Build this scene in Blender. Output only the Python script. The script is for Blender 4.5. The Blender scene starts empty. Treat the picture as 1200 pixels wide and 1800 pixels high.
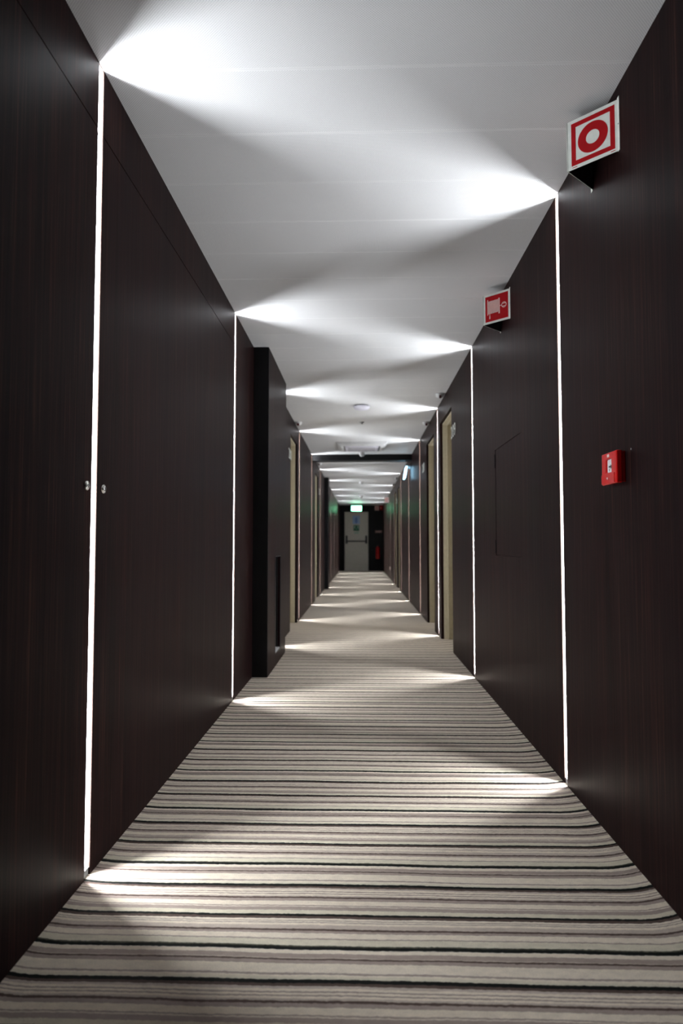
import bpy, bmesh, math, random
from mathutils import Matrix, Vector

PI = math.pi
SC = bpy.context.scene
C = SC.collection
H = 2.3            # ceiling height
XL, XR = -0.7516, 0.7781
Y0, Y1 = -4.0, 23.3

# ------------------------------------------------------------------ camera, world, exposure
cam_d = bpy.data.cameras.new('camera')
cam = bpy.data.objects.new('camera', cam_d); C.objects.link(cam)
cam.location = (0, 0, 0.9112)
cam.rotation_euler = (PI/2 + 0.0494, 0, 0.0294)
cam_d.sensor_fit = 'VERTICAL'; cam_d.sensor_height = 36; cam_d.sensor_width = 24
cam_d.lens = 1166.0/1800*36
cam_d.clip_start = 0.02; cam_d.clip_end = 100
cam_d.dof.use_dof = True; cam_d.dof.focus_distance = 2.5; cam_d.dof.aperture_fstop = 2.8
SC.camera = cam
w = bpy.data.worlds.new('world'); SC.world = w; w.use_nodes = True
w.node_tree.nodes['Background'].inputs[0].default_value = (0, 0, 0, 1)
w.node_tree.nodes['Background'].inputs[1].default_value = 0
SC.view_settings.view_transform = 'Standard'
try: SC.view_settings.look = 'None'
except Exception: pass
SC.view_settings.exposure = 0.0; SC.view_settings.gamma = 1.0
SC.view_settings.use_curve_mapping = False
LED_STRENGTH = 202.0
LED_COLOR = (0.93, 0.97, 1.0, 1)

# ------------------------------------------------------------------ materials
class NT:
    def __init__(s, name):
        s.m = bpy.data.materials.new(name); s.m.use_nodes = True
        s.t = s.m.node_tree; s.b = s.t.nodes['Principled BSDF']
    def n(s, typ, **kw):
        nd = s.t.nodes.new(typ)
        for k, v in kw.items(): setattr(nd, k, v)
        return nd
    def l(s, a, b): s.t.links.new(a, b)
    def math(s, op, a, b=None, c=None):
        nd = s.n('ShaderNodeMath', operation=op)
        for i, v in enumerate((a, b, c)):
            if v is None: continue
            if isinstance(v, (int, float)): nd.inputs[i].default_value = v
            else: s.l(v, nd.inputs[i])
        return nd.outputs[0]
    def noise(s, vec, scale=(1, 1, 1), detail=3, rough=.5):
        mp = s.n('ShaderNodeMapping'); mp.inputs['Scale'].default_value = scale
        s.l(vec, mp.inputs[0])
        nz = s.n('ShaderNodeTexNoise'); nz.inputs['Scale'].default_value = 1
        nz.inputs['Detail'].default_value = detail; nz.inputs['Roughness'].default_value = rough
        s.l(mp.outputs[0], nz.inputs['Vector'])
        return nz.outputs[0]
    def ramp(s, fac, stops, interp='LINEAR'):
        r = s.n('ShaderNodeValToRGB'); cr = r.color_ramp; cr.interpolation = interp
        cr.elements[0].position = stops[0][0]; cr.elements[0].color = (*stops[0][1], 1)
        cr.elements[1].position = stops[-1][0]; cr.elements[1].color = (*stops[-1][1], 1)
        for p, c in stops[1:-1]:
            e = cr.elements.new(p); e.color = (*c, 1)
        s.l(fac, r.inputs[0]); return r.outputs[0]
    def bump(s, h, strength=.2, dist=.001):
        b = s.n('ShaderNodeBump'); b.inputs['Strength'].default_value = strength
        b.inputs['Distance'].default_value = dist
        s.l(h, b.inputs['Height']); s.l(b.outputs[0], s.b.inputs['Normal'])

def plain(name, col, rough=.5, metal=0, spec=.5, emit=None, es=0, var=.06, vscale=40):
    """simple painted / metal material with a slight procedural variation"""
    t = NT(name); t.b.inputs['Roughness'].default_value = rough
    t.b.inputs['Metallic'].default_value = metal
    t.b.inputs['Specular IOR Level'].default_value = spec
    tc = t.n('ShaderNodeTexCoord')
    nz = t.noise(tc.outputs['Object'], (vscale,)*3, 2)
    c1 = t.ramp(nz, [(.3, tuple(c*(1-var) for c in col)), (.7, tuple(min(1, c*(1+var)) for c in col))])
    t.l(c1, t.b.inputs['Base Color'])
    if emit:
        t.b.inputs['Emission Color'].default_value = (*emit, 1)
        t.b.inputs['Emission Strength'].default_value = es
    return t.m

def wenge(name, dark=1.0):
    t = NT(name); tc = t.n('ShaderNodeTexCoord'); v = tc.outputs['Object']
    fine = t.noise(v, (260, 260, 2.2), 4, .6)
    broad = t.noise(v, (14, 14, .35), 2)
    mid = t.noise(v, (60, 60, .8), 3)
    a = t.ramp(fine, [(.30, (.0078*dark, .0035*dark, .0038*dark)), (.50, (.0138*dark, .0066*dark, .0072*dark)), (.62, (.024*dark, .0105*dark, .0090*dark)), (.74, (.085*dark, .038*dark, .026*dark))])
    b = t.ramp(broad, [(.3, (.72, .74, .78)), (.7, (1.15, 1.06, 1.02))])
    c = t.ramp(mid, [(.35, (.78, .8, .82)), (.7, (1.15, 1.1, 1.08))])
    m = t.n('ShaderNodeMix', data_type='RGBA', blend_type='MULTIPLY'); m.inputs[0].default_value = 1
    t.l(a, m.inputs[6]); t.l(b, m.inputs[7])
    m2 = t.n('ShaderNodeMix', data_type='RGBA', blend_type='MULTIPLY'); m2.inputs[0].default_value = 1
    t.l(m.outputs[2], m2.inputs[6]); t.l(c, m2.inputs[7])
    t.l(m2.outputs[2], t.b.inputs['Base Color'])
    r = t.n('ShaderNodeMapRange'); r.inputs[3].default_value = .34; r.inputs[4].default_value = .46
    t.l(mid, r.inputs[0]); t.l(r.outputs[0], t.b.inputs['Roughness'])
    t.b.inputs['Specular IOR Level'].default_value = .02
    t.bump(fine, .12, .0004)
    return t.m

def ceiling_mat():
    t = NT('perforated_white_metal'); tc = t.n('ShaderNodeTexCoord')
    sp = t.n('ShaderNodeSeparateXYZ'); t.l(tc.outputs['Object'], sp.inputs[0])
    p = 1/.0055
    u = t.math('MULTIPLY', t.math('ADD', sp.outputs[0], sp.outputs[1]), p*.7071)
    v = t.math('MULTIPLY', t.math('SUBTRACT', sp.outputs[0], sp.outputs[1]), p*.7071)
    fu = t.math('SUBTRACT', t.math('FRACT', u), .5); fv = t.math('SUBTRACT', t.math('FRACT', v), .5)
    r = t.math('SQRT', t.math('ADD', t.math('MULTIPLY', fu, fu), t.math('MULTIPLY', fv, fv)))
    # plain margin along both long edges of each plank
    e = t.math('ABSOLUTE', t.math('SUBTRACT', t.math('FRACT', t.math('DIVIDE', t.math('ADD', sp.outputs[1], -1.866 + .3055*40), .3055)), .5))
    hole = t.math('MULTIPLY', t.math('LESS_THAN', r, .26), t.math('LESS_THAN', e, .478))
    mx = t.n('ShaderNodeMix', data_type='RGBA'); t.l(hole, mx.inputs[0])
    mx.inputs[6].default_value = (.82, .82, .83, 1); mx.inputs[7].default_value = (.52, .52, .54, 1)
    t.l(mx.outputs[2], t.b.inputs['Base Color'])
    t.b.inputs['Roughness'].default_value = .55
    t.b.inputs['Specular IOR Level'].default_value = .35
    return t.m

# colour bands of the carpet over one repeat (0.391 m), nearest first: (distance, colour)
CR = {'K': (.012, .013, .012), 'D': (.115, .080, .068), 'M': (.43, .345, .30), 'T': (.60, .505, .43),
      'C': (.86, .76, .63), 'G': (.76, .69, .55), 'O': (.10, .095, .07)}
CARPET = [(918,'K'),(901,'G'),(880,'C'),(866,'M'),(853,'C'),(787,'M'),(761,'D'),(748,'T'),(741,'M'),(713,'C'),
          (686,'K'),(662,'O'),(653,'G'),(612,'M'),(604,'C'),(568,'M'),(553,'D'),(540,'T'),(512,'C'),(498,'M'),
          (493,'C'),(486,'M'),(480,'C'),(467,'D'),(451,'K'),(436,'G'),(410,'M'),(386,'C'),(380,'M'),(374,'C'),
          (344,'M'),(327,'D'),(316,'T'),(306,'C'),(298,'M'),(290,'C'),(282,'M'),(276,'C'),(265,'T'),(254,'D'),(241,'K')]
def pix_to_d(Y):
    # floor distance of a photo row (measured once on the photograph)
    px, py, f = 650, 1500 + Y/4.0, 1166.0
    x, y, z = (px-600)/f, 1.0, (900-py)/f
    c, s = math.cos(.0494), math.sin(.0494); y, z = c*y - s*z, s*y + c*z
    c, s = math.cos(.0294), math.sin(.0294); x, y = c*x - s*y, s*x + c*y
    return -.9112/z*y
def carpet_mat():
    t = NT('striped_carpet'); tc = t.n('ShaderNodeTexCoord'); ob = tc.outputs['Object']
    sp = t.n('ShaderNodeSeparateXYZ'); t.l(ob, sp.inputs[0])
    X, Y = sp.outputs[0], sp.outputs[1]
    wav = t.noise(ob, (2.2, 3.0, 1), 2); fuz = t.noise(ob, (90, 90, 1), 3)
    d = t.math('ADD', Y, t.math('MULTIPLY', t.math('SUBTRACT', wav, .5), .020))
    d = t.math('ADD', d, t.math('MULTIPLY', t.math('SUBTRACT', fuz, .5), .0070))
    # stripes pulled away from the viewer where the carpet is tucked in at the right wall
    e = t.math('MAXIMUM', t.math('SUBTRACT', X, XR-.11), 0)
    d = t.math('SUBTRACT', d, t.math('MULTIPLY', t.math('MULTIPLY', e, e), 2.2))
    e2 = t.math('MAXIMUM', t.math('SUBTRACT', XL+.08, X), 0)
    d = t.math('SUBTRACT', d, t.math('MULTIPLY', t.math('MULTIPLY', e2, e2), 1.5))
    d0 = pix_to_d(918); per = .3910
    fr = t.math('FRACT', t.math('DIVIDE', t.math('SUBTRACT', d, d0 - per*20), per))
    st = [((pix_to_d(y)-d0)/per, CR[c]) for y, c in CARPET]
    half = 21
    s1, s2 = st[:half], st[half-1:]
    r1 = t.ramp(fr, s1, 'CONSTANT'); r2 = t.ramp(fr, s2, 'CONSTANT')
    sel = t.math('GREATER_THAN', fr, s2[1][0])
    mx = t.n('ShaderNodeMix', data_type='RGBA'); t.l(sel, mx.inputs[0]); t.l(r1, mx.inputs[6]); t.l(r2, mx.inputs[7])
    pile = t.noise(ob, (420, 420, 1), 2, .7); pile2 = t.noise(ob, (35, 60, 1), 3)
    g = t.ramp(pile, [(.3, (.80, .80, .80)), (.7, (1.12, 1.12, 1.12))])
    g2 = t.ramp(pile2, [(.3, (.9, .9, .9)), (.7, (1.07, 1.07, 1.07))])
    a = t.n('ShaderNodeMix', data_type='RGBA', blend_type='MULTIPLY'); a.inputs[0].default_value = 1
    t.l(mx.outputs[2], a.inputs[6]); t.l(g, a.inputs[7])
    b = t.n('ShaderNodeMix', data_type='RGBA', blend_type='MULTIPLY'); b.inputs[0].default_value = 1
    t.l(a.outputs[2], b.inputs[6]); t.l(g2, b.inputs[7])
    t.l(b.outputs[2], t.b.inputs['Base Color'])
    t.b.inputs['Roughness'].default_value = .95; t.b.inputs['Specular IOR Level'].default_value = .1
    t.bump(pile, .6, .002)
    return t.m

def led_mat():
    t = NT('led_diffuser'); t.b.inputs['Base Color'].default_value = (.9, .9, .9, 1)
    t.b.inputs['Emission Color'].default_value = LED_COLOR
    t.b.inputs['Emission Strength'].default_value = LED_STRENGTH
    return t.m

M = dict(
    wenge=wenge('wenge_laminate'), ceil=ceiling_mat(), carpet=carpet_mat(), led=led_mat(),
    channel=plain('channel_aluminium', (.54, .52, .52), .5, 0, .3),
    edge=plain('veneer_edge_band', (.040, .024, .018), .6, 0, .1),
    black=plain('black_paint', (.006, .006, .007), .6, 0, .2),
    void=plain('dark_backing', (.02, .018, .018), .9),
    beige=plain('beige_door_frame', (.52, .46, .33), .5),
    leaf=plain('beige_door_leaf', (.48, .43, .33), .5),
    chrome=plain('brushed_chrome', (.75, .74, .72), .22, 1),
    white=plain('white_plastic', (.75, .75, .76), .4),
    lilac=plain('lilac_white_plastic', (.78, .76, .86), .35),
    grey=plain('grey_plastic', (.20, .20, .21), .5),
    signwhite=plain('sign_white', (.80, .83, .78), .45, 0, .2),
    signred=plain('sign_red', (.42, .004, .008), .45, 0, .15),
    signback=plain('sign_back_grey', (.05, .05, .055), .4),
    pink=plain('faded_sign_pink', (.86, .58, .54), .4),
    red=plain('gloss_red_plastic', (.55, .006, .006), .15, 0, .7),
    darkred=plain('dark_red_lens', (.06, .002, .004), .2),
    ext=plain('extinguisher_red', (.48, .01, .012), .2),
    doorgrey=plain('exit_door_grey', (.74, .71, .66), .5),
    bar=plain('push_bar_dark', (.02, .022, .03), .35),
    blue=plain('notice_blue_light_tint', (.50, .68, .98), .4),  # blue light reflected by the notice is put into its base colour
    bluem=plain('notice_blue_mark', (.22, .38, .80), .4),
    green=plain('sign_green', (.02, .20, .12), .4),
    palegreen=plain('sign_pale_green', (.45, .65, .55), .4),
    brownlabel=plain('label_brown', (.16, .09, .08), .5),
    exitglow=plain('exit_sign_lit_green', (.2, .8, .5), .3, emit=(.18, 1.0, .48), es=11),
    exitmark=plain('exit_sign_lit_white', (.8, .9, .85), .3, emit=(.75, 1.0, .85), es=9),
    blueglow=plain('emergency_light_lit', (.5, .7, .9), .3, emit=(.38, .74, 1.0), es=9),
    socket=plain('socket_white', (.8, .66, .62), .35),
)

# ------------------------------------------------------------------ mesh helpers
def new_bm(): return bmesh.new()
def bx(bm, x0, x1, y0, y1, z0, z1, mi=0):
    vs = [bm.verts.new((x, y, z)) for x in (x0, x1) for y in (y0, y1) for z in (z0, z1)]
    fs = []
    for q in ((0,1,3,2),(4,6,7,5),(0,4,5,1),(2,3,7,6),(0,2,6,4),(1,5,7,3)):
        f = bm.faces.new([vs[i] for i in q]); f.material_index = mi; fs.append(f)
    return vs
def prism(bm, pts, h0, h1, mat=None, mi=0):
    """outline pts (u,v) extruded from h0 to h1 along w; mat maps (u,v,w) to object space"""
    mat = mat or Matrix.Identity(4)
    a = [bm.verts.new(mat @ Vector((p[0], p[1], h0))) for p in pts]
    b = [bm.verts.new(mat @ Vector((p[0], p[1], h1))) for p in pts]
    n = len(pts)
    fs = [bm.faces.new(a[::-1]), bm.faces.new(b)]
    for i in range(n): fs.append(bm.faces.new((a[i], a[(i+1) % n], b[(i+1) % n], b[i])))
    for f in fs: f.material_index = mi
def ring(bm, outer, inner, h0, h1, mat=None, mi=0):
    """frame between two outlines of the same length"""
    mat = mat or Matrix.Identity(4); n = len(outer)
    V = [[bm.verts.new(mat @ Vector((p[0], p[1], h))) for p in o] for o in (outer, inner) for h in (h0, h1)]
    oa, ob, ia, ib = V
    for i in range(n):
        j = (i+1) % n
        for q in ((oa[i], oa[j], ob[j], ob[i]), (ia[j], ia[i], ib[i], ib[j]), (ob[i], ob[j], ib[j], ib[i]), (oa[j], oa[i], ia[i], ia[j])):
            f = bm.faces.new(q); f.material_index = mi
def circ(cx, cy, r, n=40): return [(cx + r*math.cos(2*PI*i/n), cy + r*math.sin(2*PI*i/n)) for i in range(n)]
def rect(x0, y0, x1, y1): return [(x0, y0), (x1, y0), (x1, y1), (x0, y1)]
def lathe(bm, prof, n=32, mat=None, mi=0):
    """revolve (r,w) profile round the w axis"""
    mat = mat or Matrix.Identity(4); rows = []
    for r, wv in prof:
        if r < 1e-6: rows.append([bm.verts.new(mat @ Vector((0, 0, wv)))])
        else: rows.append([bm.verts.new(mat @ Vector((r*math.cos(2*PI*i/n), r*math.sin(2*PI*i/n), wv))) for i in range(n)])
    for a, b in zip(rows, rows[1:]):
        for i in range(n):
            j = (i+1) % n
            if len(a) == 1 and len(b) == 1: continue
            if len(a) == 1: f = bm.faces.new((a[0], b[j], b[i]))
            elif len(b) == 1: f = bm.faces.new((a[i], a[j], b[0]))
            else: f = bm.faces.new((a[i], a[j], b[j], b[i]))
            f.smooth = True; f.material_index = mi
def tube(bm, pts, r, n=12):
    rows = []
    for k, p in enumerate(pts):
        p = Vector(p); q = Vector(pts[min(k+1, len(pts)-1)]); o = Vector(pts[max(k-1, 0)])
        d = (q-o).normalized(); s = d.orthogonal().normalized() if k == 0 else (s - d*s.dot(d)).normalized()
        t = d.cross(s); rows.append([bm.verts.new(p + s*r*math.cos(2*PI*i/n) + t*r*math.sin(2*PI*i/n)) for i in range(n)])
    for a, b in zip(rows, rows[1:]):
        for i in range(n):
            f = bm.faces.new((a[i], a[(i+1) % n], b[(i+1) % n], b[i])); f.smooth = True
    bm.faces.new(rows[0][::-1]); bm.faces.new(rows[-1])
def obj(name, bm, mats, parent=None, bevel=0, seg=2):
    bmesh.ops.recalc_face_normals(bm, faces=bm.faces)
    me = bpy.data.meshes.new(name); bm.to_mesh(me); bm.free()
    for m in (mats if isinstance(mats, (list, tuple)) else [mats]): me.materials.append(m)
    o = bpy.data.objects.new(name, me); C.objects.link(o)
    if parent: o.parent = parent
    if bevel:
        md = o.modifiers.new('bevel', 'BEVEL'); md.width = bevel; md.segments = seg; md.limit_method = 'ANGLE'
    return o
def tag(o, label, cat, group=None):
    o['label'] = label; o['category'] = cat
    if group: o['group'] = group
    return o
def thing(name, label, cat, loc=(0, 0, 0), group=None, rz=0):
    o = bpy.data.objects.new(name, None); C.objects.link(o); o.empty_display_size = .05
    o.location = loc; o.rotation_euler = (0, 0, rz)
    return tag(o, label, cat, group)
def struct(o): o['kind'] = 'structure'; return o
def copy_tree(o, parent=None):
    kids = list(o.children)
    c = o.copy(); C.objects.link(c); c.parent = parent
    for k in kids: copy_tree(k, c)
    return c
def place(proto, first, loc, rz, label, group=None):
    o = proto if first else copy_tree(proto)
    o.location = loc; o.rotation_euler = (0, 0, rz); o['label'] = label
    if group: o['group'] = group
    return o

# ------------------------------------------------------------------ layout along the corridor
L_STRIPS = [1.843, 3.908, 5.975, 8.05, 10.10, 12.20, 14.28, 16.65, 18.75, 21.0]
R_STRIPS = [2.596, 4.632, 6.737, 8.781, 10.83, 12.93, 15.53, 17.65, 19.7, 21.7]
L_DOORS = [(7.04, 7.80), (10.85, 11.62)]
R_DOORS = [(5.69, 6.50), (7.08, 7.86), (13.42, 14.12), (14.72, 15.42)]
DOOR_H = 2.10
SW = .02           # half width of a light groove
HATCH = (3.24, 3.855, .850, 1.460)

# ------------------------------------------------------------------ room shell
def wall_boxes(bm, x0, x1, holes):
    ys = sorted({Y0, Y1} | {h[0] for h in holes} | {h[1] for h in holes})
    for a, b in zip(ys, ys[1:]):
        if b - a < 1e-6: continue
        mid = (a+b)/2
        cut = sorted([(h[2], h[3]) for h in holes if h[0] < mid < h[1]])
        z = 0
        for c, d in cut:
            if c > z: bx(bm, x0, x1, a, b, z, c)
            z = max(z, d)
        if z < H: bx(bm, x0, x1, a, b, z, H)
TH = .040          # thickness of the facing panels
holesL = [(y-SW, y+SW, 0, H) for y in L_STRIPS] + [(a, b, 0, DOOR_H) for a, b in L_DOORS]
ls = [y for y in L_STRIPS if y < 4]
for a, b in ((-1.5, 1.843-SW), (1.843+SW, 3.908-SW)): holesL.append((a, b, 2.102, 2.106))
bm = new_bm(); wall_boxes(bm, XL-TH, XL, holesL)
struct(obj('wall_left', bm, M['wenge']))
holesR = [(y-SW, y+SW, 0, H) for y in R_STRIPS] + [(a, b, 0, DOOR_H) for a, b in R_DOORS] + [HATCH]
bm = new_bm(); wall_boxes(bm, XR, XR+TH, holesR)
struct(obj('wall_right', bm, M['wenge']))
# masonry behind the panels, open where the doors are
for nm, x0, x1, doors in (('wall_left_backing', XL-.30, XL-TH, L_DOORS), ('wall_right_backing', XR+TH, XR+.30, R_DOORS)):
    bm = new_bm(); wall_boxes(bm, x0, x1, [(a, b, 0, DOOR_H) for a, b in doors]); struct(obj(nm, bm, M['void']))
bm = new_bm(); bx(bm, XL-.4, XR+.4, Y0-.1, Y0, 0, H); struct(obj('wall_back', bm, M['wenge']))
# end wall with the opening of the exit door
EX0, EX1, EXH = -.575, .252, 2.065
bm = new_bm()
bx(bm, XL-.4, EX0-.03, Y1, Y1+.12, 0, H); bx(bm, EX1+.03, XR+.4, Y1, Y1+.12, 0, H); bx(bm, EX0-.03, EX1+.03, Y1, Y1+.12, EXH+.02, H)
struct(obj('wall_end', bm, M['black']))
bm = new_bm(); bx(bm, XL-.5, XR+.5, Y0-.1, Y1+.3, -.1, 0); struct(obj('floor', bm, M['carpet']))
bm = new_bm()
y = 1.866 - .3055*20; P = .3055; c = .0010
while y < Y1+.2:
    # one ceiling plank: chamfered long edges
    prism(bm, [(y, H+c), (y+c, H), (y+P-c, H), (y+P, H+c), (y+P, H+.03), (y, H+.03)], XL-.4, XR+.4,
          Matrix(((0, 0, 1, 0), (1, 0, 0, 0), (0, 1, 0, 0), (0, 0, 0, 1))))
    y += P
struct(obj('ceiling', bm, M['ceil']))
bm = new_bm(); bx(bm, XL, XR, 10.135, 10.36, 2.205, H); struct(obj('trim_1', bm, M['black'], bevel=.002))

# ------------------------------------------------------------------ LED light strips (groove, channel, diffuser)
def make_strip():
    """local: +X points into the corridor, origin at the wall face on the floor"""
    t = thing('led_light_strip', '', 'light', group='LED light strips set in the walls')
    z0, z1 = .020, H-.002
    bm = new_bm(); g = .0175; k = .0015; f0, f1 = -.0034, -.0255
    bx(bm, f1, f0, g, g+k, z0, z1); bx(bm, f1, f0, -g-k, -g, z0, z1); bx(bm, f1-.001, f1+.001, -g, g, z0, z1)
    obj('channel', bm, M['channel'], t)
    bm = new_bm(); bx(bm, f0, -.0003, g, g+.002, z0, z1); bx(bm, f0, -.0003, -g-.002, -g, z0, z1); bx(bm, f0, -.0003, -g-.002, g+.002, z1, z1+.001)
    obj('edge_band', bm, M['edge'], t)
    bm = new_bm(); n = 18; hw = .0072; xx = f1+.0035
    zz = [z0+.006 + (z1-z0-.010)*i/n for i in range(n+1)]
    prof = [(f1+.0012, -hw), (xx-.001, -hw), (xx, -hw*.6), (xx, hw*.6), (xx-.001, hw), (f1+.0012, hw)]
    rows = [[bm.verts.new((p[0], p[1], z)) for p in prof] for z in zz]
    for a, b in zip(rows, rows[1:]):
        for i in range(5): bm.faces.new((a[i], a[i+1], b[i+1], b[i]))
    bm.faces.new(rows[0]); bm.faces.new(rows[-1][::-1])
    obj('diffuser', bm, M['led'], t)
    bm = new_bm(); bx(bm, f1, f0-.001, -g, g, .002, z0); obj('end_cap', bm, M['grey'], t)
    return t
SL = {'L': ['bright white LED strip in left wall nearest camera, between two round locks',
    'white LED strip in left wall just before the first projecting dark cabinet',
    'LED strip in left wall hidden behind first projecting cabinet, its fan on the ceiling showing',
    'faint LED strip in left wall just beyond the first left door',
    'faint LED strip in left wall meeting the dark ceiling beam',
    'faint LED strip in left wall just before the second projecting cabinet',
    'LED strip in left wall hidden behind the second projecting cabinet',
    'faint LED strip in left wall, first one beyond the second projecting cabinet',
    'faint LED strip in left wall, second one beyond the second projecting cabinet',
    'last LED strip in left wall, closest to the exit door'],
  'R': ['bright white LED strip in right wall nearest camera, between call point and hatch',
    'white LED strip in right wall between the flush hatch and door 209',
    'white LED strip in right wall between the two nearest right doors',
    'thin orange-looking LED strip in right wall just beyond the second right door',
    'thin LED strip in right wall beside the glowing blue sign',
    'thin LED strip in right wall, first one beyond the glowing blue sign',
    'thin LED strip in right wall just beyond the two farthest right doors',
    'thin LED strip in right wall beside the small white socket',
    'thin LED strip in right wall, second from the exit door',
    'thin LED strip in right wall, last before the exit door']}
proto = make_strip(); first = True
for i, yv in enumerate(L_STRIPS):
    s = place(proto, first, (XL, yv, 0), 0, SL['L'][i]); first = False
    if i == 0: l1 = s
for i, yv in enumerate(R_STRIPS): place(proto, False, (XR, yv, 0), PI, SL['R'][i])
bm = new_bm(); bx(bm, -.0215, -.0036, -.0174, .0174, 2.094, 2.0965); obj('joint_clip', bm, M['grey'], l1)

# ------------------------------------------------------------------ bedroom doors set back in the walls
def make_door(wd):
    """local: +X into the corridor, opening from y=0 to y=wd, origin at the wall face"""
    t = bpy.data.objects.new('door', None); C.objects.link(t)
    bm = new_bm(); e = .0
    d0, d1, d2 = -.025, -.060, -.155
    # frame: a proud front band and a set back lining with a stop
    for (a, b, q) in ((d1, d0, .010), (d2, d1, .022), (d1-.004, d1+.004, .006)):
        pass
    bx(bm, d1, d0, 0, .014, 0, DOOR_H); bx(bm, d1, d0, wd-.014, wd, 0, DOOR_H); bx(bm, d1, d0, .014, wd-.014, DOOR_H-.014, DOOR_H)
    bx(bm, d1-.012, d1, 0, .024, 0, DOOR_H); bx(bm, d1-.012, d1, wd-.024, wd, 0, DOOR_H); bx(bm, d1-.012, d1, .024, wd-.024, DOOR_H-.024, DOOR_H)
    bx(bm, d2, d1-.012, 0, .012, 0, DOOR_H); bx(bm, d2, d1-.012, wd-.012, wd, 0, DOOR_H); bx(bm, d2, d1-.012, .012, wd-.012, DOOR_H-.012, DOOR_H)
    obj('door_frame', bm, M['beige'], t, .002)
    bm = new_bm(); bx(bm, d2-.045, d2, .003, wd-.003, .006, DOOR_H-.003); obj('door_leaf', bm, M['leaf'], t, .002)
    bm = new_bm()
    lathe(bm, [(0, 0), (.026, 0), (.026, .008), (.010, .010), (.010, .045), (0, .045)], 24, Matrix.Translation((d2, .075, 1.02)) @ Matrix.Rotation(PI/2, 4, 'Y'))
    tube(bm, [(d2+.045, .072, 1.02), (d2+.047, .10, 1.02), (d2+.047, .19, 1.02)], .009)
    obj('door_handle', bm, M['chrome'], t)
    return t
n = 1
for side, lst in (('R', R_DOORS), ('L', L_DOORS)):
    for a, b in lst:
        d = make_door(b-a); d.name = 'door_%d' % n; n += 1; struct(d)
        if side == 'L': d.location = (XL, a, 0)
        else: d.location = (XR, b, 0); d.rotation_euler = (0, 0, PI)

# room numbers beside the doors
def text_bm(s, height, width, depth):
    cu = bpy.data.curves.new('t', 'FONT'); cu.body = s; cu.size = 1; cu.extrude = .5; cu.offset = -.008
    o = bpy.data.objects.new('t', cu); C.objects.link(o)
    bpy.context.view_layer.update()
    me = bpy.data.meshes.new_from_object(o.evaluated_get(bpy.context.evaluated_depsgraph_get()))
    bpy.data.objects.remove(o); b = bmesh.new(); b.from_mesh(me)
    xs = [v.co.x for v in b.verts]; ys = [v.co.y for v in b.verts]
    x0, x1, y0, y1 = min(xs), max(xs), min(ys), max(ys)
    for v in b.verts:
        v.co = Vector(((v.co.x-x0)/(x1-x0)*width, (v.co.y-y0)/(y1-y0)*height, (v.co.z+.5)*depth))
    return b
MR = Matrix(((0, 0, -1, 0), (-1, 0, 0, 0), (0, 1, 0, 0), (0, 0, 0, 1)))   # text on the right wall
ML = Matrix(((0, 0, 1, 0), (1, 0, 0, 0), (0, 1, 0, 0), (0, 0, 0, 1)))     # text on the left wall
for s, side, ys, z, lab in (('209', 'R', 5.672, 1.812, 'raised white room number 209 on right wall before the nearest door'),
        ('211', 'R', 8.33, 1.812, 'raised white room number on right wall beyond the second door'),
        ('210', 'L', 6.80, 1.812, 'raised white room number on left wall before the first left door'),
        ('212', 'L', 11.76, 1.812, 'raised white room number on left wall beyond the second left door'),
        ('213', 'R', 14.55, 1.812, 'raised white room number on right wall between the two farthest doors')):
    root = thing('room_number', lab, 'room number', (XR if side == 'R' else XL, ys, z), 'raised room numbers beside the doors')
    wd = .245
    for i, ch in enumerate(s):
        b = text_bm(ch, .105, .074 if ch != '1' else .035, .0015)
        off = Matrix.Translation((i*.095 + (.016 if ch == '1' else 0), 0, .006))
        b.transform((MR if side == 'R' else ML) @ off); obj('digit', b, M['signwhite'], root)
    for i in range(3):
        b = new_bm(); mm = (MR if side == 'R' else ML) @ Matrix.Translation((i*.095+.035, .008, 0)); lathe(b, [(0, 0), (.003, 0), (.003, .0065), (0, .0065)], 8, mm)
        obj('standoff_pin', b, M['chrome'], root)

# ------------------------------------------------------------------ flush hatch in the right wall
a, b, z0, z1 = HATCH; g = .0022
t = thing('access_hatch', 'flush dark wood hatch door in right wall between the two nearest strips', 'hatch', (XR, a, z0))
bm = new_bm(); bx(bm, .0012, .022, g, b-a-g-.001, g, z1-z0-g); obj('hatch_panel', bm, M['wenge'], t, .0008)
for zz in (.012, .505):
    bm = new_bm(); bx(bm, -.004, .01, b-a-.0035, b-a+.004, zz, zz+.078); obj('hinge', bm, M['black'], t, .001)

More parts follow.
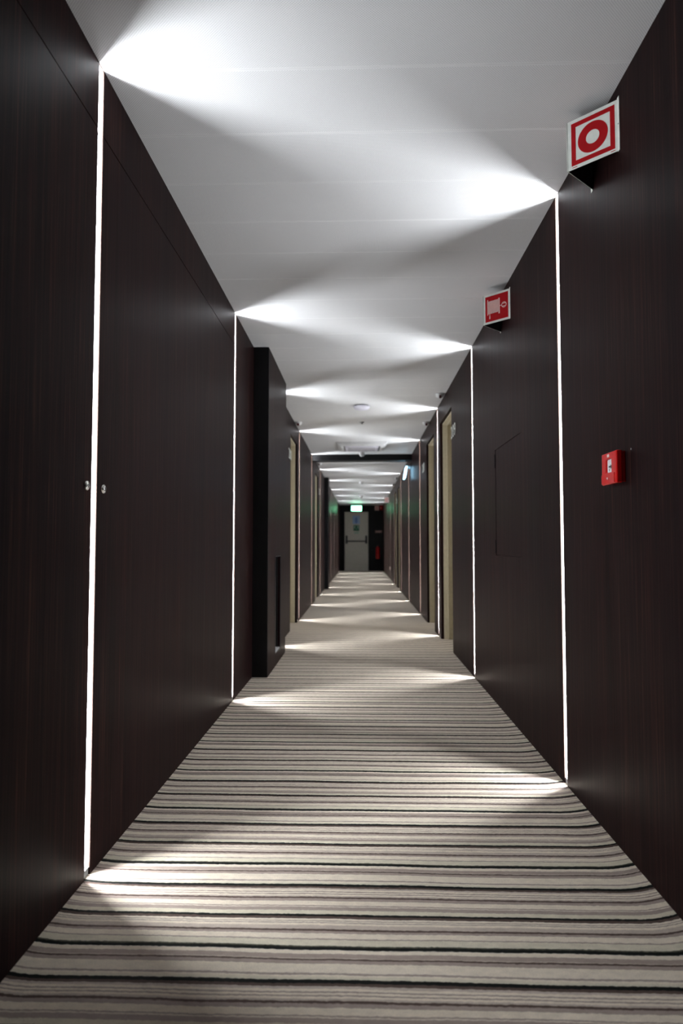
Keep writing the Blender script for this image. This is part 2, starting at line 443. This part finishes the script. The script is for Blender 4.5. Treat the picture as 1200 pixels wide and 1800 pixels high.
# ------------------------------------------------------------------ projecting dark cabinets on the left wall
def cabinet(ya, yb, px, label, niche=True):
    """a full height box standing against the left wall; side_panel faces the corridor"""
    t = thing('service_cabinet', label, 'cabinet', (XL, ya, 0))
    D = px - XL; W = yb - ya
    bm = new_bm()
    bx(bm, .001, D, 0, .018, .001, H-.001); bx(bm, .001, D, W-.018, W, .001, H-.001)
    obj('end_panel', bm, M['black'], t)
    bm = new_bm(); n0, n1, m0, m1 = .395, .705, .10, .82
    if niche:
        for q in ((.018, n0, .001, H-.001), (n1, W-.018, .001, H-.001), (n0, n1, .001, m0), (n0, n1, m1, H-.001)): bx(bm, D-.018, D, *q)
    else: bx(bm, D-.018, D, .018, W-.018, .001, H-.001)
    obj('side_panel', bm, M['wenge'], t)
    if niche:
        bm = new_bm(); bx(bm, D-.075, D-.070, n0, n1, m0, m1); bx(bm, D-.070, D-.018, n0, n0+.003, m0, m1)
        bx(bm, D-.070, D-.018, n1-.003, n1, m0, m1); bx(bm, D-.070, D-.018, n0, n1, m1-.003, m1)
        o = obj('niche', bm, M['black'], t)
        bm = new_bm(); bx(bm, D-.070, D-.001, n0+.003, n1-.003, m0, m0+.004); obj('niche_floor', bm, M['white'], o)
        bm = new_bm(); q = .005
        ring(bm, rect(n0-q, m0-q, n1+q, m1+q), rect(n0, m0, n1, m1), D, D+.003, ML); obj('niche_frame', bm, M['bar'], t)
        bm = new_bm(); bx(bm, D-.004, D+.004, n0, n0+.004, m0, m1); obj('niche_edge', bm, M['chrome'], t)
    return t
cabinet(4.585, 5.66, -.6445, 'dark full-height projecting cabinet with low recessed slot, against left wall nearest camera')
cabinet(13.62, 14.05, -.672, 'black-ended projecting cabinet far down the left wall', False)

# ------------------------------------------------------------------ door locks either side of the first strip
for yy, lab in ((1.786, 'small round chrome lock on left wall, near side of bright strip'), (1.903, 'small round chrome lock on left wall, far side of bright strip')):
    t = thing('cylinder_lock', lab, 'lock', (XL, yy, 1.073), 'round locks in the left wall')
    R = Matrix.Rotation(PI/2, 4, 'Y')
    bm = new_bm(); lathe(bm, [(0, -.004), (.0135, -.004), (.0135, .0035), (.0115, .0065), (.009, .0065), (.009, .005), (0, .005)], 32, R); obj('rosette', bm, M['chrome'], t)
    bm = new_bm(); lathe(bm, [(0, .004), (.0078, .004), (.0078, .0072), (0, .0075)], 24, R); o = obj('core', bm, M['chrome'], t)
    bm = new_bm(); bx(bm, .0070, .0078, -.0012, .0012, -.0045, .0045); obj('keyhole', bm, M['black'], o)
t = thing('screw_cap', 'tiny grey screw cap on right wall above and beside the red call point', 'screw cap', (XR, 1.924, 1.187))
bm = new_bm(); lathe(bm, [(0, -.001), (.003, -.001), (.0028, .001), (0, .0015)], 16, Matrix.Rotation(-PI/2, 4, 'Y')); obj('cap', bm, M['grey'], t)

# ------------------------------------------------------------------ red manual call point
t = thing('manual_call_point', 'glossy red fire alarm call point on right wall', 'fire alarm', (XR, 2.023, 1.1425))
F = MR   # u towards the camera, v up, w out of the wall
W2, H2 = .060, .0485
bm = new_bm(); prism(bm, rect(-W2+.003, -H2+.003, W2-.003, H2-.003), -.001, .012, F); obj('back_box', bm, M['red'], t, .003, 3)
bm = new_bm(); ring(bm, rect(-W2, -H2, W2, H2), rect(-.024, -.012, .017, .027), .010, .028, F)
o = obj('front_cover', bm, M['red'], t, .004, 4)
bm = new_bm(); prism(bm, rect(-W2+.002, -H2+.003, W2-.016, -.0155), .027, .030, F); o2 = obj('cover_flap', bm, M['red'], t, .0012)
bm = new_bm(); lathe(bm, [(0, 0), (.0035, 0), (.003, .0012), (0, .0018)], 16, F @ Matrix.Translation((-.008, -.030, .0299))); obj('key_hole', bm, M['pink'], o2)
bm = new_bm(); prism(bm, rect(-.024, -.012, .017, .027), .016, .0225, F); o3 = obj('break_glass', bm, M['white'], t)
bm = new_bm()
prism(bm, [(-.014, .008), (0, .008), (0, .012), (.013, .005), (0, -.002), (0, .003), (-.014, .003)], .0225, .023, F)
prism(bm, rect(-.010, -.008, -.007, .0), .0225, .023, F)
obj('arrow_mark', bm, M['black'], o3)
bm = new_bm(); prism(bm, rect(-.012, .034, .004, .043), .027, .0288, F); obj('symbol_mark', bm, M['pink'], t, .001)

# ------------------------------------------------------------------ V-shaped projecting signs
def v_sign(yc, zb, label, kind, s=.160):
    """two faces meeting at an apex in the corridor; near face carries the pictogram"""
    t = thing('projecting_sign', label, 'sign', (XR, yc, zb))
    px, hl, th, fl = .117, .111, .0012, .014
    L = math.hypot(px, hl)
    for sg, nm in ((-1, 'sign_face'), (1, 'sign_face')):
        # face frame: origin at apex bottom, u towards the wall, v up, w outwards (towards camera for the near face)
        ap = Vector((-px, 0, 0)); u = Vector((px/L, sg*hl/L, 0)); v = Vector((0, 0, 1)); w = Vector((-hl/L, sg*px/L, 0))
        Fm = Matrix(((u.x, v.x, w.x, ap.x), (u.y, v.y, w.y, ap.y), (u.z, v.z, w.z, ap.z), (0, 0, 0, 1)))
        bm = new_bm(); prism(bm, rect(0, 0, L, s), -th, 0, Fm)
        fy = sg*hl
        bx(bm, -.0012, 0, min(fy, fy+sg*fl), max(fy, fy+sg*fl), -.003, s+.003)
        face = obj(nm, bm, M['signwhite'], t)
        bm = new_bm(); prism(bm, rect(.001, .001, L-.001, s-.001), -th-.0006, -th, Fm); obj('sign_back', bm, M['signback'], face)
        Lu, Hv = L, s
        R_ = lambda a, b, c, d: rect(a*Lu, b*Hv, c*Lu, d*Hv)
        e0, e1 = 0, .0005
        bm = new_bm()
        if kind == 'ring':
            ring(bm, R_(.085, .07, .945, .93), R_(.175, .16, .855, .84), e0, e1, Fm)
            ring(bm, circ(.515*Lu, .5*Hv, .30*s, 48), circ(.515*Lu, .5*Hv, .135*s, 48), e0, e1, Fm)
            prism(bm, R_(.10, .028, .20, .040), e0, e1, Fm); prism(bm, R_(.86, .028, .95, .040), e0, e1, Fm)
            obj('red_symbol', bm, M['signred'], face)
        else:
            prism(bm, R_(.085, .07, .945, .93), e0, e1, Fm); obj('red_field', bm, M['signred'], face)
            bm = new_bm(); a0, a1 = e1, e1+.0005
            prism(bm, R_(.165, .30, .195, .82), a0, a1, Fm); prism(bm, R_(.585, .27, .635, .79), a0, a1, Fm)
            for i in range(9):   # turns of hose on the drum
                x0 = .205 + i*.042; prism(bm, R_(x0, .33, x0+.032, .76), a0, a1, Fm)
            prism(bm, R_(.635, .51, .71, .53), a0, a1, Fm)
            ring(bm, circ(.79*Lu, .52*Hv, .095*s, 32), circ(.79*Lu, .52*Hv, .072*s, 32), a0, a1, Fm)
            prism(bm, R_(.735, .555, .845, .575), a0, a1, Fm); prism(bm, R_(.735, .465, .845, .485), a0, a1, Fm)
            prism(bm, R_(.245, .25, .265, .33), a0, a1, Fm); prism(bm, R_(.235, .16, .275, .25), a0, a1, Fm)
            obj('hose_reel_symbol', bm, M['pink'], face)
        bm = new_bm(); lathe(bm, [(0, 0), (.0022, 0), (.0018, .0008), (0, .001)], 12, Matrix.Translation((-.0012, sg*(hl+fl*.5), s*.5)) @ Matrix.Rotation(-PI/2, 4, 'Y')); obj('screw', bm, M['bar'], face)
    bm = new_bm(); tube(bm, [(-px, 0, 0), (-px, 0, s)], .0016, 8); obj('folded_edge', bm, M['signwhite'], t)
    return t
v_sign(2.082, 2.100, 'red and white ring fire sign projecting from right wall nearest camera', 'ring')
v_sign(3.545, 2.092, 'red hose reel sign projecting from right wall, above the flush hatch', 'reel')
v_sign(18.75, 2.095, 'small pale pink ring sign projecting from far right wall near exit door', 'ring')

# ------------------------------------------------------------------ ceiling fittings
def ceiling_dome(x, y, r, h, name, label, mat, group=None, cat='smoke detector'):
    t = thing(name, label, cat, (x, y, H), group)
    bm = new_bm(); lathe(bm, [(0, 0), (r*.86, 0), (r*.86, -h*.22), (0, -h*.22)], 40); obj('base', bm, M['grey'], t)
    bm = new_bm(); lathe(bm, [(r, -h*.22), (r, -h*.36), (r*.93, -h*.56), (r*.72, -h*.80), (r*.4, -h*.95), (0, -h)], 40)
    lathe(bm, [(0, -h*.22), (r, -h*.22)], 40); obj('cover', bm, mat, t)
    return t
ceiling_dome(.008, 6.57, .083, .048, 'ceiling_dome', 'shallow round white dome on the ceiling nearest the camera', M['lilac'], cat='ceiling device')
t = thing('sprinkler_head', 'tiny dark sprinkler head on ceiling between round dome and square unit', 'sprinkler', (.012, 7.46, H))
bm = new_bm(); lathe(bm, [(0, 0), (.026, 0), (.024, -.005), (.010, -.006), (.008, -.016), (0, -.016)], 24); obj('rosette', bm, M['grey'], t)
bm = new_bm(); lathe(bm, [(0, -.020), (.013, -.020), (.013, -.022), (0, -.022)], 16); tube(bm, [(.007, 0, -.014), (.007, 0, -.021)], .0015, 6); tube(bm, [(-.007, 0, -.014), (-.007, 0, -.021)], .0015, 6); obj('deflector', bm, M['chrome'], t)
def detector(x, y, lab):
    t = thing('smoke_detector', lab, 'smoke detector', (x, y, H), 'smoke detectors down the ceiling')
    bm = new_bm(); lathe(bm, [(0, 0), (.052, 0), (.052, -.014), (0, -.014)], 32); obj('base', bm, M['white'], t)
    bm = new_bm(); lathe(bm, [(0, -.014), (.048, -.014), (.046, -.026), (.034, -.046), (.026, -.058), (0, -.060)], 32); o = obj('housing', bm, M['white'], t)
    bm = new_bm()
    for i in range(10):
        a = 2*PI*i/10; m = Matrix.Rotation(a, 4, 'Z') @ Matrix.Translation((.040, 0, -.036)) @ Matrix.Rotation(.95, 4, 'Y')
        prism(bm, rect(-.006, -.007, .006, .007), .0, .0015, m)
    obj('vent_slots', bm, M['grey'], o)
    return t
detector(.016, 9.93, 'white smoke detector on ceiling in front of the dark beam')
detector(0, 14.6, 'white smoke detector on ceiling beyond the dark beam')
detector(0, 18.9, 'small white smoke detector on ceiling before the green exit sign')
# door indicator lamps on the ceiling edge
def make_ind():
    t = thing('indicator_lamp', '', 'indicator lamp', group='small indicator lamps above the doors')
    bm = new_bm(); lathe(bm, [(0, 0), (.040, 0), (.040, -.010), (.036, -.026), (.022, -.038), (0, -.040)], 28); obj('lamp_base', bm, M['white'], t)
    bm = new_bm(); bx(bm, -.011, .011, -.043, -.012, -.046, -.020); obj('lens', bm, M['darkred'], t, .003)
    return t
pi_ = make_ind()
for k, (x, y, lab) in enumerate(((.726, 6.07, 'white indicator lamp with dark red lens on ceiling above door 209'),
        (.738, 7.48, 'white indicator lamp with dark red lens above second right door'),
        (-.706, 7.44, 'white indicator lamp with dark red lens above first left door'),
        (-.706, 11.2, 'white indicator lamp with red lens above second left door, past the beam'),
        (.733, 13.7, 'indicator lamp above third right door, small and dark'),
        (.733, 15.05, 'indicator lamp above fourth right door, farthest of all'))):
    place(pi_, k == 0, (x, y, H), 0, lab)
# square unit
t = thing('air_conditioning_cassette', 'wide white ceiling air unit before the dark beam', 'air conditioner', (.01, 9.22, H))
bm = new_bm(); hw, hd = .345, .33
for z0, z1, k in ((-.016, 0, 1), (-.034, -.016, .96), (-.046, -.034, .88)):
    ring(bm, rect(-hw*k, -hd*k, hw*k, hd*k), rect(-hw*.72, -hd*.72, hw*.72, hd*.72), z0, z1)
obj('panel_frame', bm, M['white'], t, .005, 3)
bm = new_bm(); prism(bm, rect(-hw*.66, -hd*.66, hw*.66, hd*.66), -.056, -.006); o = obj('intake_grille', bm, M['lilac'], t, .006, 3)
bm = new_bm()
for i in range(8): yv = -hd*.5 + i*hd/7; prism(bm, rect(-hw*.55, yv-.004, hw*.55, yv+.004), -.0572, -.056)
obj('grille_slots', bm, M['grey'], o)
for sx, sy in ((-1, 0), (1, 0), (0, -1), (0, 1)):
    bm = new_bm(); cx, cy = sx*hw*.79, sy*hd*.79; a, b = (.014, .20) if sx else (.20, .014)
    bx(bm, cx-a, cx+a, cy-b, cy+b, -.050, -.045)
    obj('air_flap', bm, M['white'], t, .002)

# ------------------------------------------------------------------ glowing blue-white emergency luminaire on right wall
t = thing('emergency_light', 'glowing blue-white emergency sign fixed to the right wall beyond the beam', 'emergency light', (XR, 10.42, 1.95))
bm = new_bm(); bx(bm, -.012, 0, -.10, .10, .16, .235); obj('wall_plate', bm, M['grey'], t, .003)
bm = new_bm(); bx(bm, -.085, -.012, -.155, .155, .180, .222); obj('housing', bm, M['grey'], t, .006)
bm = new_bm()
prism(bm, [(-.055, .180), (-.078, .180), (-.108, 0), (-.086, 0)], -.15, .15, Matrix(((1, 0, 0, 0), (0, 0, 1, 0), (0, 1, 0, 0), (0, 0, 0, 1))))
obj('lit_panel', bm, M['blueglow'], t, .004)

# ------------------------------------------------------------------ hanging green exit sign
t = thing('exit_sign', 'glowing green exit sign hanging from ceiling before the end door', 'exit sign', (-.152, 22.2, 2.035))
for sx in (-.10, .10):
    bm = new_bm(); tube(bm, [(sx, 0, .19), (sx, 0, H-2.035)], .004, 8); obj('rod', bm, M['chrome'], t)
bm = new_bm(); bx(bm, -.175, .175, -.022, .022, 0, .186); obj('case', bm, M['white'], t, .004)
bm = new_bm(); bx(bm, -.168, .168, -.0245, -.0215, .007, .179); o = obj('lit_face', bm, M['exitglow'], t)
Fx = Matrix(((1, 0, 0, 0), (0, 0, -1, -.0245), (0, 1, 0, 0), (0, 0, 0, 1)))
bm = new_bm()
prism(bm, circ(-.055, .142, .012, 16), 0, .001, Fx)
prism(bm, [(-.075, .128), (-.040, .128), (-.030, .100), (-.045, .075), (-.020, .040), (-.033, .034), (-.060, .070), (-.085, .045), (-.092, .055), (-.065, .085), (-.062, .110)], 0, .001, Fx)
prism(bm, [(.02, .10), (.08, .10), (.08, .125), (.13, .093), (.08, .06), (.08, .086), (.02, .086)], 0, .001, Fx)
obj('running_figure_mark', bm, M['exitmark'], o)

# ------------------------------------------------------------------ end wall: exit door and what hangs there
d = bpy.data.objects.new('door_7', None); C.objects.link(d); struct(d)
d.location = (0, Y1, 0)
bm = new_bm(); bx(bm, EX0, EX1, .012, .060, .004, EXH); obj('door_leaf', bm, M['doorgrey'], d, .002)
bm = new_bm(); bx(bm, EX0-.03, EX0, -.004, .10, 0, EXH+.02); bx(bm, EX1, EX1+.03, -.004, .10, 0, EXH+.02); bx(bm, EX0, EX1, -.004, .10, EXH, EXH+.02); obj('door_frame', bm, M['black'], d)
bm = new_bm(); tube(bm, [(-.50, -.085, 1.035), (.18, -.085, 1.035)], .017, 14); obj('push_bar', bm, M['bar'], d)
for xx in (-.505, .182):
    bm = new_bm(); bx(bm, xx-.032, xx+.032, -.045, .012, .95, 1.235); bx(bm, xx-.02, xx+.02, -.10, -.045, 1.01, 1.09); obj('push_bar_bracket', bm, M['bar'], d, .008)
def plate(name, label, cat, x0, x1, z0, z1, mat, yy, marks=()):
    t = thing(name, label, cat, ((x0+x1)/2, yy, z0)); hw = (x1-x0)/2; h = z1-z0
    bm = new_bm(); bx(bm, -hw, hw, -.003, 0, 0, h); o = obj('plate', bm, mat, t, .001)
    Fp = Matrix(((1, 0, 0, 0), (0, 0, -1, -.003), (0, 1, 0, 0), (0, 0, 0, 1)))
    for nm, m, polys in marks:
        bm = new_bm()
        for p in polys: prism(bm, [(u*hw, v*h) for u, v in p], 0, .0008, Fp)
        obj(nm, bm, m, t)
    return t
YD = Y1 + .012
plate('notice', 'notice tinted by blue light on the upper part of the end door', 'notice', -.294, -.040, 1.640, 1.935, M['blue'], YD, [('blue_mark', M['bluem'], [circ(0, .42, .38, 20), rect(-.15, .6, .15, .8)])])
plate('emergency_sign', 'green sign with pale symbol on end door, under the blue-lit notice', 'sign', -.264, -.066, 1.400, 1.600, M['green'], YD,
      [('symbol', M['palegreen'], [[(-.75, .9), (-.35, .9), (-.35, .6), (-.75, .3)], [(.35, .9), (.75, .9), (.75, .3), (.35, .6)], [(-.2, .25), (.2, .25), (0, .5)]])])
plate('door_label', 'thin pale green label on end door below the green sign', 'label', -.245, -.076, 1.305, 1.360, M['palegreen'], YD)
plate('extinguisher_sign', 'pinkish square fire sign high on end wall, left of two', 'sign', .483, .630, 2.118, 2.280, M['pink'], Y1,
      [('symbol', M['signred'], [rect(-.12, .2, .12, .7)])])
plate('hose_sign', 'dark red square fire sign high on end wall, right of two', 'sign', .655, .765, 2.136, 2.280, M['signred'], Y1,
      [('symbol', M['pink'], [rect(-.5, .25, -.1, .7)])])
plate('instruction_label', 'narrow brown label on end wall above the fire extinguisher', 'label', .491, .739, 1.325, 1.415, M['brownlabel'], Y1,
      [('lettering_line', M['pink'], [rect(-.85, .62, .85, .74), rect(-.85, .3, .6, .42)])])
# fire extinguisher
t = thing('fire_extinguisher', 'red fire extinguisher hanging on the end wall right of the door', 'fire extinguisher', (.585, Y1-.085, .41))
bm = new_bm(); lathe(bm, [(0, .012), (.060, .012), (.070, .02), (.072, .04), (.072, .36), (.066, .40), (.045, .43), (.022, .442), (.022, .455), (0, .455)], 32); obj('cylinder', bm, M['ext'], t)
bm = new_bm(); lathe(bm, [(0, .452), (.018, .452), (.018, .480), (0, .480)], 20); bx(bm, -.012, .012, -.03, .05, .470, .490); obj('valve', bm, M['chrome'], t, .002)
bm = new_bm(); bx(bm, -.010, .010, -.10, .02, .500, .510); bx(bm, -.010, .010, -.09, .02, .478, .486); obj('handle', bm, M['bar'], t, .002)
bm = new_bm(); tube(bm, [(0, .02, .47), (.05, .0, .49), (.09, -.01, .44), (.098, -.01, .34), (.095, -.01, .18), (.088, -.01, .10)], .009, 10); obj('hose', bm, M['bar'], t)
bm = new_bm(); bx(bm, -.02, .02, .070, .085, .34, .44); obj('bracket', bm, M['bar'], t)
# socket low on the right wall
t = thing('wall_socket', 'small pinkish white socket low on far right wall', 'socket', (XR, 17.84, .24))
bm = new_bm(); bx(bm, -.012, 0, -.042, .042, 0, .084); obj('faceplate', bm, M['socket'], t, .003)
bm = new_bm(); lathe(bm, [(0, 0), (.021, 0), (.021, .002), (.018, .002), (.018, .0005), (0, .0005)], 24, MR @ Matrix.Translation((0, .042, .012))); obj('outlet', bm, M['white'], t)
